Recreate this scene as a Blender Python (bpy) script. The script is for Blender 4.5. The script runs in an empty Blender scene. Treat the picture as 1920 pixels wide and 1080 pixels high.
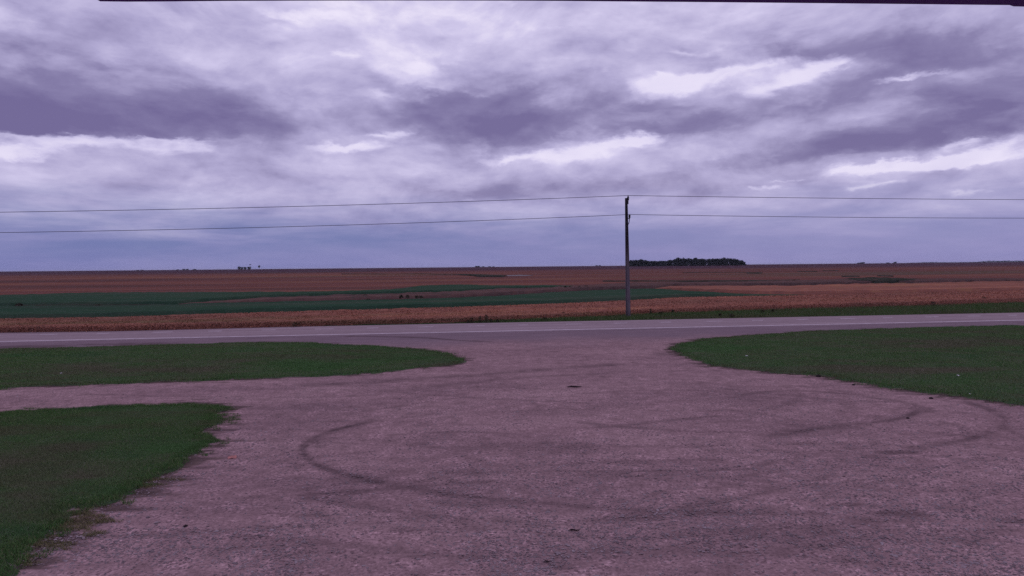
import bpy, math, random
import numpy as np
random.seed(7); rng = np.random.default_rng(7)
S = bpy.context.scene
COL = S.collection
R = math.radians

# ------------------------------------------------------------------ camera
FPX, CAMH, PITCH, ROLL = 1251.0, 4.15, math.atan(40/1251.0), R(0.537)
fwd = np.array([0, math.cos(PITCH), -math.sin(PITCH)])
up0 = np.array([0, math.sin(PITCH), math.cos(PITCH)]); rt0 = np.array([1., 0, 0])
rt = rt0*math.cos(ROLL) - up0*math.sin(ROLL)
up = up0*math.cos(ROLL) + rt0*math.sin(ROLL)
cam_d = bpy.data.cameras.new('camera'); cam = bpy.data.objects.new('camera', cam_d); COL.objects.link(cam)
from mathutils import Matrix, Vector
cam.matrix_world = Matrix(((rt[0], up[0], -fwd[0], 0), (rt[1], up[1], -fwd[1], 0), (rt[2], up[2], -fwd[2], CAMH), (0, 0, 0, 1)))
cam_d.sensor_width = 36; cam_d.lens = 36*FPX/1920
cam_d.clip_start = 0.05; cam_d.clip_end = 30000
S.camera = cam

def lin(c):
    return tuple(((v/255)/12.92 if v/255 <= .04045 else ((v/255+.055)/1.055)**2.4) for v in c)
def ray(px, py):
    px = np.asarray(px, float); py = np.asarray(py, float)
    d = fwd + ((px-960)/FPX)[..., None]*rt - ((py-540)/FPX)[..., None]*up
    return d/np.linalg.norm(d, axis=-1, keepdims=True)

# ------------------------------------------------------------------ world, sun, exposure
S.view_settings.view_transform = 'Standard'; S.view_settings.look = 'None'
S.view_settings.exposure = 0.0; S.view_settings.gamma = 1.0; S.view_settings.use_curve_mapping = False
SUN_EL, SUN_ROT = R(42), R(20)
W = bpy.data.worlds.new('World'); S.world = W; W.use_nodes = True
nt = W.node_tree; nt.nodes.clear()
class NB:
    def __init__(s, nt): s.nt = nt
    def n(s, t, **k):
        o = s.nt.nodes.new(t)
        for a, b in k.items(): setattr(o, a, b)
        return o
    def put(s, sock, v):
        if isinstance(v, bpy.types.NodeSocket): s.nt.links.new(v, sock)
        else: sock.default_value = v
    def m(s, op, a, b=0.0, c=0.0, clamp=False):
        o = s.n('ShaderNodeMath', operation=op, use_clamp=clamp)
        s.put(o.inputs[0], a); s.put(o.inputs[1], b)
        if op in ('MULTIPLY_ADD', 'SMOOTH_MAX', 'COMPARE'): s.put(o.inputs[2], c)
        return o.outputs[0]
    def sm(s, x, lo, hi, a=0.0, b=1.0):
        o = s.n('ShaderNodeMapRange', interpolation_type='SMOOTHSTEP')
        s.put(o.inputs['Value'], x); s.put(o.inputs['From Min'], lo); s.put(o.inputs['From Max'], hi)
        s.put(o.inputs['To Min'], a); s.put(o.inputs['To Max'], b)
        return o.outputs['Result']
    def xyz(s, x, y, z=0.0):
        o = s.n('ShaderNodeCombineXYZ'); s.put(o.inputs[0], x); s.put(o.inputs[1], y); s.put(o.inputs[2], z); return o.outputs[0]
    def noise(s, vec, scale, detail=4, rough=.55, dist=0.0, out='Fac'):
        o = s.n('ShaderNodeTexNoise'); s.put(o.inputs['Vector'], vec)
        o.inputs['Scale'].default_value = scale; o.inputs['Detail'].default_value = detail
        o.inputs['Roughness'].default_value = rough; o.inputs['Distortion'].default_value = dist
        return o.outputs[out]
    def ramp(s, f, stops, interp='LINEAR'):
        o = s.n('ShaderNodeValToRGB'); cr = o.color_ramp; cr.interpolation = interp
        while len(cr.elements) < len(stops): cr.elements.new(0.5)
        for e, (p, c) in zip(cr.elements, stops): e.position = p; e.color = (*c, 1)
        s.put(o.inputs[0], f); return o.outputs[0]
    def mix(s, f, a, b, blend='MIX'):
        o = s.n('ShaderNodeMix', data_type='RGBA', blend_type=blend)
        s.put(o.inputs[0], f)
        for sock, v in ((o.inputs[6], a), (o.inputs[7], b)):
            if isinstance(v, tuple) and len(v) == 3: v = (*v, 1)
            s.put(sock, v)
        return o.outputs[2]
b = NB(nt)
tc = b.n('ShaderNodeTexCoord'); sep = b.n('ShaderNodeSeparateXYZ'); nt.links.new(tc.outputs['Generated'], sep.inputs[0])
X, Y, Z = sep.outputs
U = b.m('ARCTAN2', X, Y); V = b.m('ARCSINE', Z)
P = b.xyz(U, b.m('MULTIPLY', V, 2.4))
wv = b.n('ShaderNodeSeparateXYZ'); nt.links.new(b.noise(P, 5.0, 7, .62, 0, 'Color'), wv.inputs[0])
wf = b.n('ShaderNodeSeparateXYZ'); nt.links.new(b.noise(P, 17.0, 7, .6, 0.3, 'Color'), wf.inputs[0])
def warp(x, i, a1, a2):
    t = b.m('MULTIPLY_ADD', b.m('SUBTRACT', wv.outputs[i], .5), a1, x)
    return b.m('MULTIPLY_ADD', b.m('SUBTRACT', wf.outputs[i], .5), a2, t)
UW = warp(U, 0, .16, .08); VW = warp(V, 1, .042, .030)
def uv(px, py):
    d = ray(px, py); return math.atan2(d[0], d[1]), math.asin(d[2])
def blobs(lst):
    tot = None
    for cx, cy, rx, ry, sk, amt in lst:
        u0, v0 = uv(cx, cy); u1, _ = uv(cx+rx, cy); _, v1 = uv(cx, cy-ry)
        du = b.m('SUBTRACT', UW, u0)
        dv = b.m('SUBTRACT', b.m('SUBTRACT', VW, v0), b.m('MULTIPLY', du, sk))
        a = b.m('MULTIPLY', du, 1/(u1-u0)); c = b.m('MULTIPLY', dv, 1/abs(v1-v0))
        if amt < 0 and ry > 20: c = b.m('MAXIMUM', b.m('MULTIPLY', c, .62), b.m('MULTIPLY', c, -1.7))   # flat base, soft top
        r2 = b.m('MULTIPLY_ADD', a, a, b.m('MULTIPLY', c, c))
        g = b.m('MULTIPLY', b.m('EXPONENT', b.m('MULTIPLY', r2, -1.0)), amt)
        tot = g if tot is None else b.m('ADD', tot, g)
    return tot
# broad cloud masses (position in the sky, size, slant, weight)
SOFT = blobs([(220,190,300,60,.04,-.16),(930,215,160,60,0,-.14),(1600,250,260,45,.08,-.12),(1720,120,220,40,0,-.14),(1870,240,170,60,.14,-.20),(20,215,200,60,0,-.12),(420,225,120,40,0,-.10),(-20,225,150,60,0,-.26),(40,245,120,22,0,-.22),(260,240,260,55,.02,-.36),(400,236,110,40,.06,-.14),(90,110,180,45,.15,-.14),(250,60,330,50,0,-.10),
  (900,250,140,60,.02,-.36),(960,245,240,70,0,-.20),(1180,245,200,34,.05,-.22),(1360,225,140,36,.05,-.22),(660,232,150,30,0,-.15),
  (1650,270,300,50,.08,-.30),(1640,272,170,24,.06,-.14),(1880,205,140,50,.12,-.26),(1760,240,180,40,.14,-.16),(1700,128,150,40,.02,-.30),(1480,106,150,26,.04,-.18),(1650,60,330,60,0,-.18),(1900,120,120,60,0,-.16),
  (960,372,1300,42,0,-.13),(1500,290,200,20,0,-.12),(480,285,110,20,0,-.10),
  (800,60,330,80,0,.16),(1020,60,160,70,0,.08),(560,110,160,40,0,.07),(1330,70,120,40,0,.05)])
HARD = blobs([(180,264,200,15,0,.95),(10,280,120,16,0,.75),(300,256,70,9,0,.4),(650,272,90,10,.05,.55),(730,250,50,7,0,.45),
  (810,150,110,18,-.15,.42),(655,98,20,10,0,.5),(780,122,70,9,-.05,.42),(700,170,60,9,0,.38),(585,24,60,8,0,.5),(950,12,34,22,0,.6),(742,66,30,9,0,.4),
  (1300,150,150,18,0,.66),(1460,160,70,20,.1,.58),(1380,128,130,12,.05,.55),(1290,94,50,10,-.1,.5),(1520,130,50,20,.2,.5),(1700,146,110,7,.1,.5),(1565,186,40,7,0,.4),
  (1040,290,90,12,.08,.62),(1190,262,90,10,.08,.62),(940,302,70,8,0,.35),
  (1790,304,180,12,.01,1.1),(1640,312,60,7,0,.5),(1870,276,70,12,.15,.55),(1800,272,80,7,.15,.4),(1640,354,40,8,0,.62),(1440,350,34,7,0,.55),(1822,367,34,6,0,.5),(1480,335,50,3,0,.4),(860,378,50,4,0,.3)])
zz_ = b.m('ADD', b.m('MAXIMUM', Z, 0.0), .14)
PX_ = b.m('DIVIDE', X, zz_); PY_ = b.m('DIVIDE', Y, zz_)
PL = b.xyz(PX_, PY_)                      # the flat underside of the cloud deck
n1 = b.noise(b.xyz(U, b.m('MULTIPLY', V, 2.3), 5.3), 5.0, 7, .50, .1)
n2 = b.noise(b.xyz(U, b.m('MULTIPLY', V, 7.0)), 5.0, 8, .6, .3)
VP = b.m('MULTIPLY', VW, 2.3)
n3 = b.noise(b.xyz(U, VP, 3.7), 12.0, 7, .52, .3)
n3b = b.noise(b.xyz(U, b.m('ADD', VP, .022), 3.7), 12.0, 7, .52, .3)
n4 = b.noise(b.xyz(U, b.m('MULTIPLY', V, 2.0), 8.1), 5.5, 6, .55, .4)
n4b = b.noise(b.xyz(U, b.m('MULTIPLY', b.m('ADD', V, .022), 2.0), 8.1), 5.5, 6, .55, .4)
puff = b.m('ADD', b.m('MULTIPLY', b.m('SUBTRACT', n3, n3b), .30), b.m('MULTIPLY', b.m('SUBTRACT', n4, n4b), 1.0))
Lm = b.m('MULTIPLY_ADD', b.m('SUBTRACT', n1, .5), .46, b.m('ADD', SOFT, .635))
Lm = b.m('MULTIPLY_ADD', b.m('SUBTRACT', n2, .5), .16, Lm)
Lm = b.m('MULTIPLY_ADD', b.m('SUBTRACT', n4, .5), -.2, Lm)
n5 = b.noise(b.xyz(UW, b.m('MULTIPLY', VW, 2.3), 1.9), 10.0, 6, .50, .1)
Lm = b.m('MULTIPLY_ADD', b.m('SUBTRACT', n5, .5), .42, Lm)
Lm = b.m('ADD', Lm, puff)
hs = b.m('MULTIPLY_ADD', b.m('SUBTRACT', n1, .5), .8, HARD)
hs = b.m('MULTIPLY_ADD', b.m('SUBTRACT', n3, .5), .95, hs)
hs = b.m('MULTIPLY_ADD', b.m('SUBTRACT', n4, .5), .5, hs)
Hf = b.m('MULTIPLY', b.sm(hs, .14, .72), b.sm(n3, .25, .50, .72, 1.0))
Lt = b.m('MULTIPLY_ADD', Hf, b.m('MULTIPLY', b.m('SUBTRACT', 1.0, Lm), .74), Lm, clamp=False)
cloud = b.ramp(b.m('ADD', Lt, 0.0, clamp=True), [(0.0, lin((114,103,150))), (.25, lin((136,127,170))), (.5, lin((176,168,208))), (.75, lin((208,200,234))), (1.0, lin((243,235,254)))])
# the blue-grey rain sky low down
vn = b.m('MULTIPLY_ADD', b.m('SUBTRACT', n2, .5), .07, V)
hf = b.sm(vn, .032, .125, 1.0, 0.0)
rightness = b.sm(U, -.5, .6)
low = b.mix(rightness, lin((98,111,168)), lin((130,131,184)))
hz = b.sm(vn, .0, .035, 1.0, 0.0)
low = b.mix(b.m('MULTIPLY', b.sm(n2, .35, .65), .35), low, lin((150,142,196)))
low = b.mix(b.m('MULTIPLY', hz, .35), low, lin((124,122,182)))
skyc = b.mix(b.m('MULTIPLY', hf, .92), cloud, low)
nish = b.n('ShaderNodeTexSky', sky_type='NISHITA', sun_disc=False, sun_elevation=SUN_EL, sun_rotation=SUN_ROT)
skyten = b.mix(1.0, skyc, (10., 10., 10.), 'MULTIPLY')
fin = b.mix(.03, skyten, nish.outputs[0])
bg = b.n('ShaderNodeBackground'); b.put(bg.inputs[0], fin); bg.inputs[1].default_value = .1
wo = b.n('ShaderNodeOutputWorld'); nt.links.new(bg.outputs[0], wo.inputs[0])
W.cycles.sampling_method = 'MANUAL'; W.cycles.sample_map_resolution = 512

sd = bpy.data.lights.new('sun', 'SUN'); sd.energy = .5; sd.angle = R(25); sd.color = (1, .93, .95)
sun = bpy.data.objects.new('sun', sd); COL.objects.link(sun)
sun.rotation_euler = (math.pi/2-SUN_EL, 0, -SUN_ROT+math.pi)   # light comes from the sky's sun direction
S.cycles.max_bounces = 6; S.cycles.diffuse_bounces = 3; S.cycles.transparent_max_bounces = 8
S.cycles.use_denoising = False

# ------------------------------------------------------------------ helpers
def sst(x, a, c):
    t = np.clip((x-a)/(c-a), 0, 1); return t*t*(3-2*t)
def T(x, y):
    x = np.asarray(x, float); y = np.asarray(y, float)
    return 3.6*sst(y, 100, 900) + .05*np.sin(x/70+1.3)*sst(y, 90, 200)*(1-sst(y, 300, 700))
def G(px, py, h=0.0):
    """where the sight line through a photo pixel meets the terrain (raised by h)"""
    px, py = np.broadcast_arrays(np.asarray(px, float), np.asarray(py, float))
    d = ray(px, py); d = d/d[..., 1:2]
    lo = np.full(px.shape, 1.0); hi = np.full(px.shape, np.nan)
    ys = np.concatenate([np.linspace(3, 100, 60), np.linspace(102, 900, 400), np.linspace(910, 5000, 300)])
    prev = lo.copy(); done = np.zeros(px.shape, bool)
    for yy in ys:
        z = CAMH + d[..., 2]*yy; f = z - h - T(d[..., 0]*yy, yy)
        hit = (~done) & (f <= 0); hi[hit] = yy; lo[hit] = prev[hit]; done |= hit
        prev = np.where(done, prev, yy)
    hi[~done] = 5000; lo[~done] = 5000
    for _ in range(24):
        mid = (lo+hi)/2; f = CAMH + d[..., 2]*mid - h - T(d[..., 0]*mid, mid)
        lo = np.where(f > 0, mid, lo); hi = np.where(f > 0, hi, mid)
    x = d[..., 0]*hi
    return np.stack([x, hi, T(x, hi)+h], -1)
def proj(w):
    v = w-np.array([0, 0, CAMH]); return 540-FPX*(v@up)/(v@fwd)
def vnoise(x, y, s=0):
    xi = np.floor(x); yi = np.floor(y); fx = x-xi; fy = y-yi
    fx = fx*fx*(3-2*fx); fy = fy*fy*(3-2*fy)
    def hsh(a, c):
        v = np.sin(a*127.1+c*311.7+s*74.7)*43758.5453; return v-np.floor(v)
    return (hsh(xi, yi)*(1-fx)+hsh(xi+1, yi)*fx)*(1-fy)+(hsh(xi, yi+1)*(1-fx)+hsh(xi+1, yi+1)*fx)*fy
def fbm(x, y, s=0, o=4):
    r = 0; a = .5
    for i in range(o): r = r+a*vnoise(x*2**i, y*2**i, s+i); a *= .5
    return r
def mesh(name, V_, F_, mat=None, parent=None, smooth=False, attrs=None):
    """V_ (n,3); F_ (m,3) or (m,4) int arrays, or list of tuples"""
    me = bpy.data.meshes.new(name)
    V_ = np.asarray(V_, np.float32)
    if isinstance(F_, np.ndarray):
        k = F_.shape[1]
        me.vertices.add(len(V_)); me.vertices.foreach_set('co', V_.ravel())
        me.loops.add(F_.size); me.loops.foreach_set('vertex_index', F_.astype(np.int32).ravel())
        me.polygons.add(len(F_)); me.polygons.foreach_set('loop_start', np.arange(0, F_.size, k, dtype=np.int32))
        me.update(calc_edges=True)
    else:
        me.from_pydata([tuple(map(float, v)) for v in V_], [], F_); me.update()
    if smooth: me.polygons.foreach_set('use_smooth', np.ones(len(me.polygons), bool))
    for an, av in (attrs or {}).items():
        a = me.attributes.new(an, 'FLOAT', 'POINT'); a.data.foreach_set('value', np.asarray(av, np.float32))
    o = bpy.data.objects.new(name, me); COL.objects.link(o)
    if mat: me.materials.append(mat)
    if parent: o.parent = parent
    return o
def tag(o, label=None, cat=None, group=None, kind=None):
    for k, v in (('label', label), ('category', cat), ('group', group), ('kind', kind)):
        if v: o[k] = v
    return o
def empty(name, loc):
    o = bpy.data.objects.new(name, None); o.location = loc; o.empty_display_size = .3; COL.objects.link(o); return o
def gridfaces(nr, nc):
    i = np.arange((nr-1)*(nc-1)); r = i//(nc-1); c = i % (nc-1); a = r*nc+c
    return np.stack([a, a+1, a+nc+1, a+nc], -1)
def tube(pts, rad, n=8, cap=True):
    pts = np.asarray(pts, float); rad = np.broadcast_to(rad, (len(pts),)); V_ = []; F_ = []
    for i, p in enumerate(pts):
        t = pts[min(i+1, len(pts)-1)]-pts[max(i-1, 0)]; t /= np.linalg.norm(t)
        a = np.cross(t, [0, 0, 1.]) if abs(t[2]) < .9 else np.cross(t, [1., 0, 0]); a /= np.linalg.norm(a); c = np.cross(t, a)
        for k in range(n):
            th = 2*math.pi*k/n; V_.append(p+rad[i]*(math.cos(th)*a+math.sin(th)*c))
    for i in range(len(pts)-1):
        for k in range(n): F_.append((i*n+k, i*n+(k+1) % n, (i+1)*n+(k+1) % n, (i+1)*n+k))
    if cap: F_.append(tuple(range(n))[::-1]); F_.append(tuple((len(pts)-1)*n+k for k in range(n)))
    return V_, F_
def join(parts):
    V_ = []; F_ = []
    for v, f in parts:
        o = len(V_); V_ += list(v); F_ += [tuple(i+o for i in q) for q in f]
    return V_, F_
def lathe(prof, c, n=10):
    V_ = []; F_ = []
    for r, z in prof:
        for k in range(n): th = 2*math.pi*k/n; V_.append((c[0]+r*math.cos(th), c[1]+r*math.sin(th), c[2]+z))
    for i in range(len(prof)-1):
        for k in range(n): F_.append((i*n+k, i*n+(k+1) % n, (i+1)*n+(k+1) % n, (i+1)*n+k))
    F_.append(tuple(range(n))[::-1]); F_.append(tuple((len(prof)-1)*n+k for k in range(n)))
    return V_, F_
def blades(P_, wid, hgt, lean, name, mat, parent=None, attrs=None):
    """upright blades of grass: one bent strip of two faces each -> here a tapered triangle"""
    n = len(P_); th = rng.uniform(0, 2*math.pi, n); ph = rng.uniform(0, 2*math.pi, n)
    d = np.stack([np.cos(th), np.sin(th), np.zeros(n)], -1)*wid[:, None]/2
    tip = P_ + np.stack([np.cos(ph)*lean*hgt, np.sin(ph)*lean*hgt, hgt], -1)
    V_ = np.stack([P_-d, P_+d, tip], 1).reshape(-1, 3)
    return mesh(name, V_, np.arange(3*n).reshape(-1, 3), mat, parent, attrs=attrs)
def leafquads(C, size, flat=1.0):
    n = len(C); a = rng.normal(size=(n, 3)); a[:, 2] *= flat; a /= np.linalg.norm(a, axis=1, keepdims=True)
    c = rng.normal(size=(n, 3)); c[:, 2] *= flat; c -= (c*a).sum(1, keepdims=True)*a; c /= np.linalg.norm(c, axis=1, keepdims=True)
    s = np.asarray(size)[:, None]
    V_ = np.stack([C-a*s, C-c*s*.55, C+a*s, C+c*s*.55], 1).reshape(-1, 3)
    return V_, np.arange(4*n).reshape(-1, 4)
def inpoly(x, y, poly):
    ins = np.zeros(x.shape, bool); dist = np.full(x.shape, 1e9); n = len(poly)
    for i in range(n):
        x0, y0 = poly[i]; x1, y1 = poly[(i+1) % n]
        if y0 != y1:
            c = ((y0 > y) != (y1 > y)) & (x < (x1-x0)*(y-y0)/(y1-y0)+x0); ins ^= c
        dx, dy = x1-x0, y1-y0; t = np.clip(((x-x0)*dx+(y-y0)*dy)/(dx*dx+dy*dy+1e-9), 0, 1)
        dist = np.minimum(dist, np.hypot(x-x0-t*dx, y-y0-t*dy))
    return np.where(ins, dist, -dist)

# ------------------------------------------------------------------ materials
def mat(name, build, rough=1.0, spec=.0, bump=None):
    m_ = bpy.data.materials.new(name); m_.use_nodes = True; t = m_.node_tree; t.nodes.clear(); q = NB(t)
    pr = q.n('ShaderNodeBsdfPrincipled'); o = q.n('ShaderNodeOutputMaterial'); t.links.new(pr.outputs[0], o.inputs[0])
    pr.inputs['Roughness'].default_value = rough; pr.inputs['Specular IOR Level'].default_value = spec
    c = build(q, pr); 
    if c is not None: q.put(pr.inputs['Base Color'], (*c, 1) if isinstance(c, tuple) else c)
    return m_
def pos(q): return q.n('ShaderNodeNewGeometry').outputs['Position']
def scl(q, v, s):
    o = q.n('ShaderNodeVectorMath', operation='MULTIPLY'); q.put(o.inputs[0], v); o.inputs[1].default_value = s; return o.outputs[0]
def rot(q, v, a):
    o = q.n('ShaderNodeVectorRotate', rotation_type='Z_AXIS'); q.put(o.inputs['Vector'], v); o.inputs['Angle'].default_value = a; return o.outputs[0]
def bumpn(q, pr, h, st, d):
    o = q.n('ShaderNodeBump'); o.inputs['Strength'].default_value = st; o.inputs['Distance'].default_value = d
    q.put(o.inputs['Height'], h); q.put(pr.inputs['Normal'], o.outputs[0])
def attr(q, n): return q.n('ShaderNodeAttribute', attribute_name=n).outputs['Fac']
ROADANG = 0.0   # set once the road is known

def m_gravel(q, pr):
    p = pos(q)
    big = q.m('MULTIPLY_ADD', q.m('SUBTRACT', q.noise(scl(q, p, (.12, .55, 1)), .8, 5, .65, .4), .5), .55, q.noise(scl(q, p, (.5, .8, 1)), .45, 5, .6))
    mid = q.noise(p, 2.2, 5, .65)
    fine = q.noise(p, 16, 4, .7)
    vo = q.n('ShaderNodeTexVoronoi'); vo.inputs['Scale'].default_value = 24; q.put(vo.inputs['Vector'], p)
    sv = q.n('ShaderNodeSeparateXYZ'); q.nt.links.new(vo.outputs['Color'], sv.inputs[0])
    peb = sv.outputs[0]
    base = q.ramp(big, [(.3, (.216, .137, .148)), (.5, (.268, .169, .180)), (.7, (.312, .200, .210))])
    base = q.mix(.75, base, q.ramp(mid, [(.3, (.55, .55, .55)), (.5, (1, 1, 1)), (.7, (1.3, 1.3, 1.32))]), 'MULTIPLY')
    base = q.mix(q.m('MULTIPLY', q.sm(mid, .4, .6), .9), base, q.ramp(peb, [(0, (.45, .43, .45)), (.35, (.9, .9, .9)), (.85, (1.1, 1.1, 1.1)), (1, (1.5, 1.5, 1.5))]), 'MULTIPLY')
    base = q.mix(.8, base, q.ramp(fine, [(.3, (.55, .53, .55)), (.5, (1, 1, 1)), (.72, (1.35, 1.35, 1.35))]), 'MULTIPLY')
    # sparse damp dark specks
    sp = q.noise(scl(q, p, (1, 1, 1)), 5.5, 3, .6)
    base = q.mix(q.sm(sp, .66, .72, 0, .45), base, (.07, .05, .06))
    ap = q.m('MULTIPLY', attr(q, 'apron'), .85)
    apc = q.ramp(q.noise(scl(q, rot(q, p, -.2), (.3, 1.6, 1)), .8, 6, .65), [(.3, (.142, .104, .126)), (.7, (.200, .146, .172))])
    base = q.mix(ap, base, apc)
    tr = attr(q, 'track')
    base = q.mix(q.m('MULTIPLY', tr, q.sm(mid, .25, .6, .75, 1.0)), base, (.080, .053, .058))
    base = q.mix(q.m('MULTIPLY', attr(q, 'soil'), q.sm(fine, .2, .55, .75, .98)), base, q.ramp(q.noise(p, 3, 3, .6), [(.35, (.040, .030, .030)), (.65, (.085, .060, .052))]))
    bumpn(q, pr, q.m('ADD', q.m('MULTIPLY', fine, .6), peb), .55, .02)
    return base
def m_lawnsoil(q, pr):
    p = pos(q); n = q.noise(p, .7, 5, .6)
    c = q.ramp(n, [(.3, (.046, .085, .042)), (.55, (.070, .090, .054)), (.75, (.10, .085, .066))])
    tn = attr(q, 'tint'); c = q.mix(q.sm(tn, .05, .9, 0, .8), c, (.10, .085, .065)); c = q.mix(q.sm(tn, -.05, -.9, 0, .8), c, (.055, .115, .040))
    bumpn(q, pr, q.noise(p, 20, 4, .7), .8, .04); return c
def m_grass(dry=0.0, k=1.0):
    def f(q, pr):
        p = pos(q); r = q.n('ShaderNodeNewGeometry').outputs['Random Per Island']
        c = q.ramp(r, [(0, (.054*k, .124*k, .038*k)), (.5, (.080*k, .160*k, .050*k)), (.85, (.12*k, .188*k, .066*k)), (1, (.22*k, .19*k, .12*k))])
        n = q.m('MULTIPLY_ADD', q.m('SUBTRACT', q.noise(scl(q, p, (.3, 1, 1)), .22, 4, .6), .5), .9, q.noise(scl(q, p, (.35, 1, 1)), .8, 7, .72))
        c = q.mix(q.sm(n, .46, .66, 0, .8), c, (.122*k, .118*k, .068*k))
        c = q.mix(q.sm(n, .42, .25, 0, .5), c, (.040*k, .118*k, .050*k))
        tn = attr(q, 'tint')
        c = q.mix(q.sm(tn, .05, .9, 0, .85), c, (.118*k, .118*k, .072*k)); c = q.mix(q.sm(tn, -.05, -.9, 0, .8), c, (.066*k, .142*k, .048*k))
        if dry: c = q.mix(dry, c, q.ramp(r, [(0, (.10, .075, .045)), (.6, (.16, .12, .07)), (1, (.24, .18, .11))]))
        return c
    return f
def m_crop(stops, sx, sy, sc, leaf=False, patches=None, ang=-.2):
    def f(q, pr):
        p = rot(q, pos(q), ang); n = q.noise(scl(q, p, (sx, sy, 1)), sc, 7, .68)
        f2 = q.noise(scl(q, p, (.35, 1, 1)), 1.3, 4, .7)
        v = q.m('MULTIPLY_ADD', q.m('SUBTRACT', f2, .5), .55, n)
        if leaf:
            r = q.n('ShaderNodeNewGeometry').outputs['Random Per Island']
            v = q.m('MULTIPLY_ADD', q.m('SUBTRACT', r, .5), .28, n)
        c = q.ramp(v, stops)
        if patches:
            pn = q.noise(scl(q, p, patches[1]), 1.0, 4, .6); c = q.mix(q.sm(pn, patches[2], patches[3], 0, patches[4]), c, patches[0])
        bumpn(q, pr, q.noise(p, 3.0, 5, .7), .35, .15)
        return c
    return f
def m_ground(q, pr):
    p = rot(q, pos(q), -.12); s = q.n('ShaderNodeSeparateXYZ'); q.put(s.inputs[0], pos(q))
    n = q.noise(scl(q, p, (.004, .03, 1)), 1.0, 7, .65)
    n_b = q.noise(scl(q, p, (.0012, .006, 1)), 1.0, 5, .6)
    n_c = q.noise(scl(q, p, (.02, .16, 1)), 1.0, 4, .7)
    v = q.m('MULTIPLY_ADD', q.m('SUBTRACT', n_c, .5), .35, n)
    c = q.ramp(v, [(.25, (.062, .046, .040)), (.40, (.105, .052, .046)), (.52, (.150, .064, .054)), (.66, (.185, .090, .058))])
    c = q.mix(q.sm(n_b, .53, .66, 0, .85), c, (.062, .070, .050))
    c = q.mix(q.sm(n_b, .45, .32, 0, .5), c, (.10, .040, .045))
    # dark stubble on the far rise
    yy = q.m('MULTIPLY_ADD', q.m('SUBTRACT', n, .5), 260.0, s.outputs[1])
    c = q.mix(q.sm(yy, 360, 560, 0, .8), c, (.056, .034, .052))
    bumpn(q, pr, q.noise(p, 1.0, 4, .7), .2, .2)
    return c
def m_asphalt(q, pr):
    p = rot(q, pos(q), -ROADANG); n = q.noise(scl(q, p, (.06, 2.2, 1)), 1.0, 6, .6); f2 = q.noise(scl(q, p, (.3, 1, 1)), 9, 3, .7)
    c = q.ramp(n, [(.3, (.205, .150, .168)), (.5, (.25, .186, .206)), (.7, (.305, .235, .255))])
    return q.mix(.5, c, q.ramp(f2, [(.3, (.75, .75, .75)), (.7, (1.25, 1.25, 1.25))]), 'MULTIPLY')
def m_flat(c, sc=8, v=.2):
    def f(q, pr):
        p = q.n('ShaderNodeTexCoord').outputs['Object']
        n = q.noise(p, sc, 4, .65); return q.ramp(n, [(.3, tuple(x*(1-v) for x in c)), (.7, tuple(x*(1+v) for x in c))])
    return f
def m_wood(q, pr):
    p = q.n('ShaderNodeTexCoord').outputs['Object']; s = q.n('ShaderNodeSeparateXYZ'); q.put(s.inputs[0], p)
    n = q.noise(scl(q, p, (9, 9, .5)), 1.6, 6, .7)
    c = q.ramp(n, [(.3, (.075, .060, .075)), (.55, (.145, .120, .14)), (.75, (.22, .185, .20))])
    hi = q.sm(s.outputs[2], 6.4, 3.3, .20, 1.0)       # bleached wood low down, darker towards the top
    c = q.mix(1.0, c, q.xyz(hi, hi, hi), 'MULTIPLY')
    bumpn(q, pr, n, .5, .02); return c

MG = mat('gravel', m_gravel); MLS = mat('lawn_soil', m_lawnsoil)
MGR = mat('lawn_blades', m_grass()); MDRY = mat('dry_blades', m_grass(.75)); MVG = mat('verge_blades', m_grass(.12, .8))
MVS = mat('verge_soil', m_crop([(.3, (.030, .040, .024)), (.5, (.050, .062, .034)), (.7, (.085, .072, .046))], .1, .5, .8)); MWHITE = mat('road_paint', m_flat((.52, .44, .49), 2, .25)); MGROUND = mat('far_fields', m_ground)
ORG = [(.25, (.14, .080, .058)), (.42, (.205, .092, .068)), (.55, (.25, .105, .078)), (.68, (.30, .145, .082)), (.8, (.21, .155, .07))]
MORG = mat('ripe_crop', m_crop(ORG, .05, .25, .6, patches=((.11, .10, .05), (.02, .12, 1), .55, .7, .6)))
MORGL = mat('ripe_leaves', m_crop([(p_, tuple(x*1.5 for x in c_)) for p_, c_ in ORG], .05, .25, .6, leaf=True, patches=((.12, .115, .05), (.02, .12, 1), .55, .7, .6)))
GRN = [(.3, (.022, .052, .032)), (.5, (.033, .064, .040)), (.7, (.055, .070, .048))]
MGRN = mat('green_crop', m_crop(GRN, .03, .3, .35, patches=((.055, .058, .05), (.01, .08, 1), .56, .72, .5)))
BRN = [(.3, (.060, .042, .040)), (.48, (.095, .060, .055)), (.62, (.125, .070, .062)), (.75, (.078, .072, .055))]
MBRN = mat('weedy_strip', m_crop(BRN, .03, .35, .5))
DRK = [(.3, (.022, .026, .020)), (.5, (.042, .044, .034)), (.7, (.065, .055, .042))]
MDRK = mat('dark_scrub', m_crop(DRK, .04, .3, .6))
MWOOD = mat('pole_wood', m_wood); MDARK = mat('dark_metal', m_flat((.018, .016, .026)), .6, .3)
MWIRE = mat('wire_metal', m_flat((.06, .055, .085)), .6, .3); MEAVE = mat('eave_metal', m_flat((.085, .035, .22), 3), .6, .3)
MLEAF = mat('tree_leaves', m_crop([(.2, (.008, .014, .016)), (.5, (.018, .028, .024)), (.8, (.050, .066, .042))], .2, .2, 1.0, leaf=True))
MBARK = mat('bark', m_flat((.05, .04, .04), 2)); MWEED = mat('weed_leaves', m_crop([(.2, (.026, .030, .020)), (.6, (.060, .052, .034)), (.9, (.12, .075, .045))], 1, 1, 1.0, leaf=True))
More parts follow.
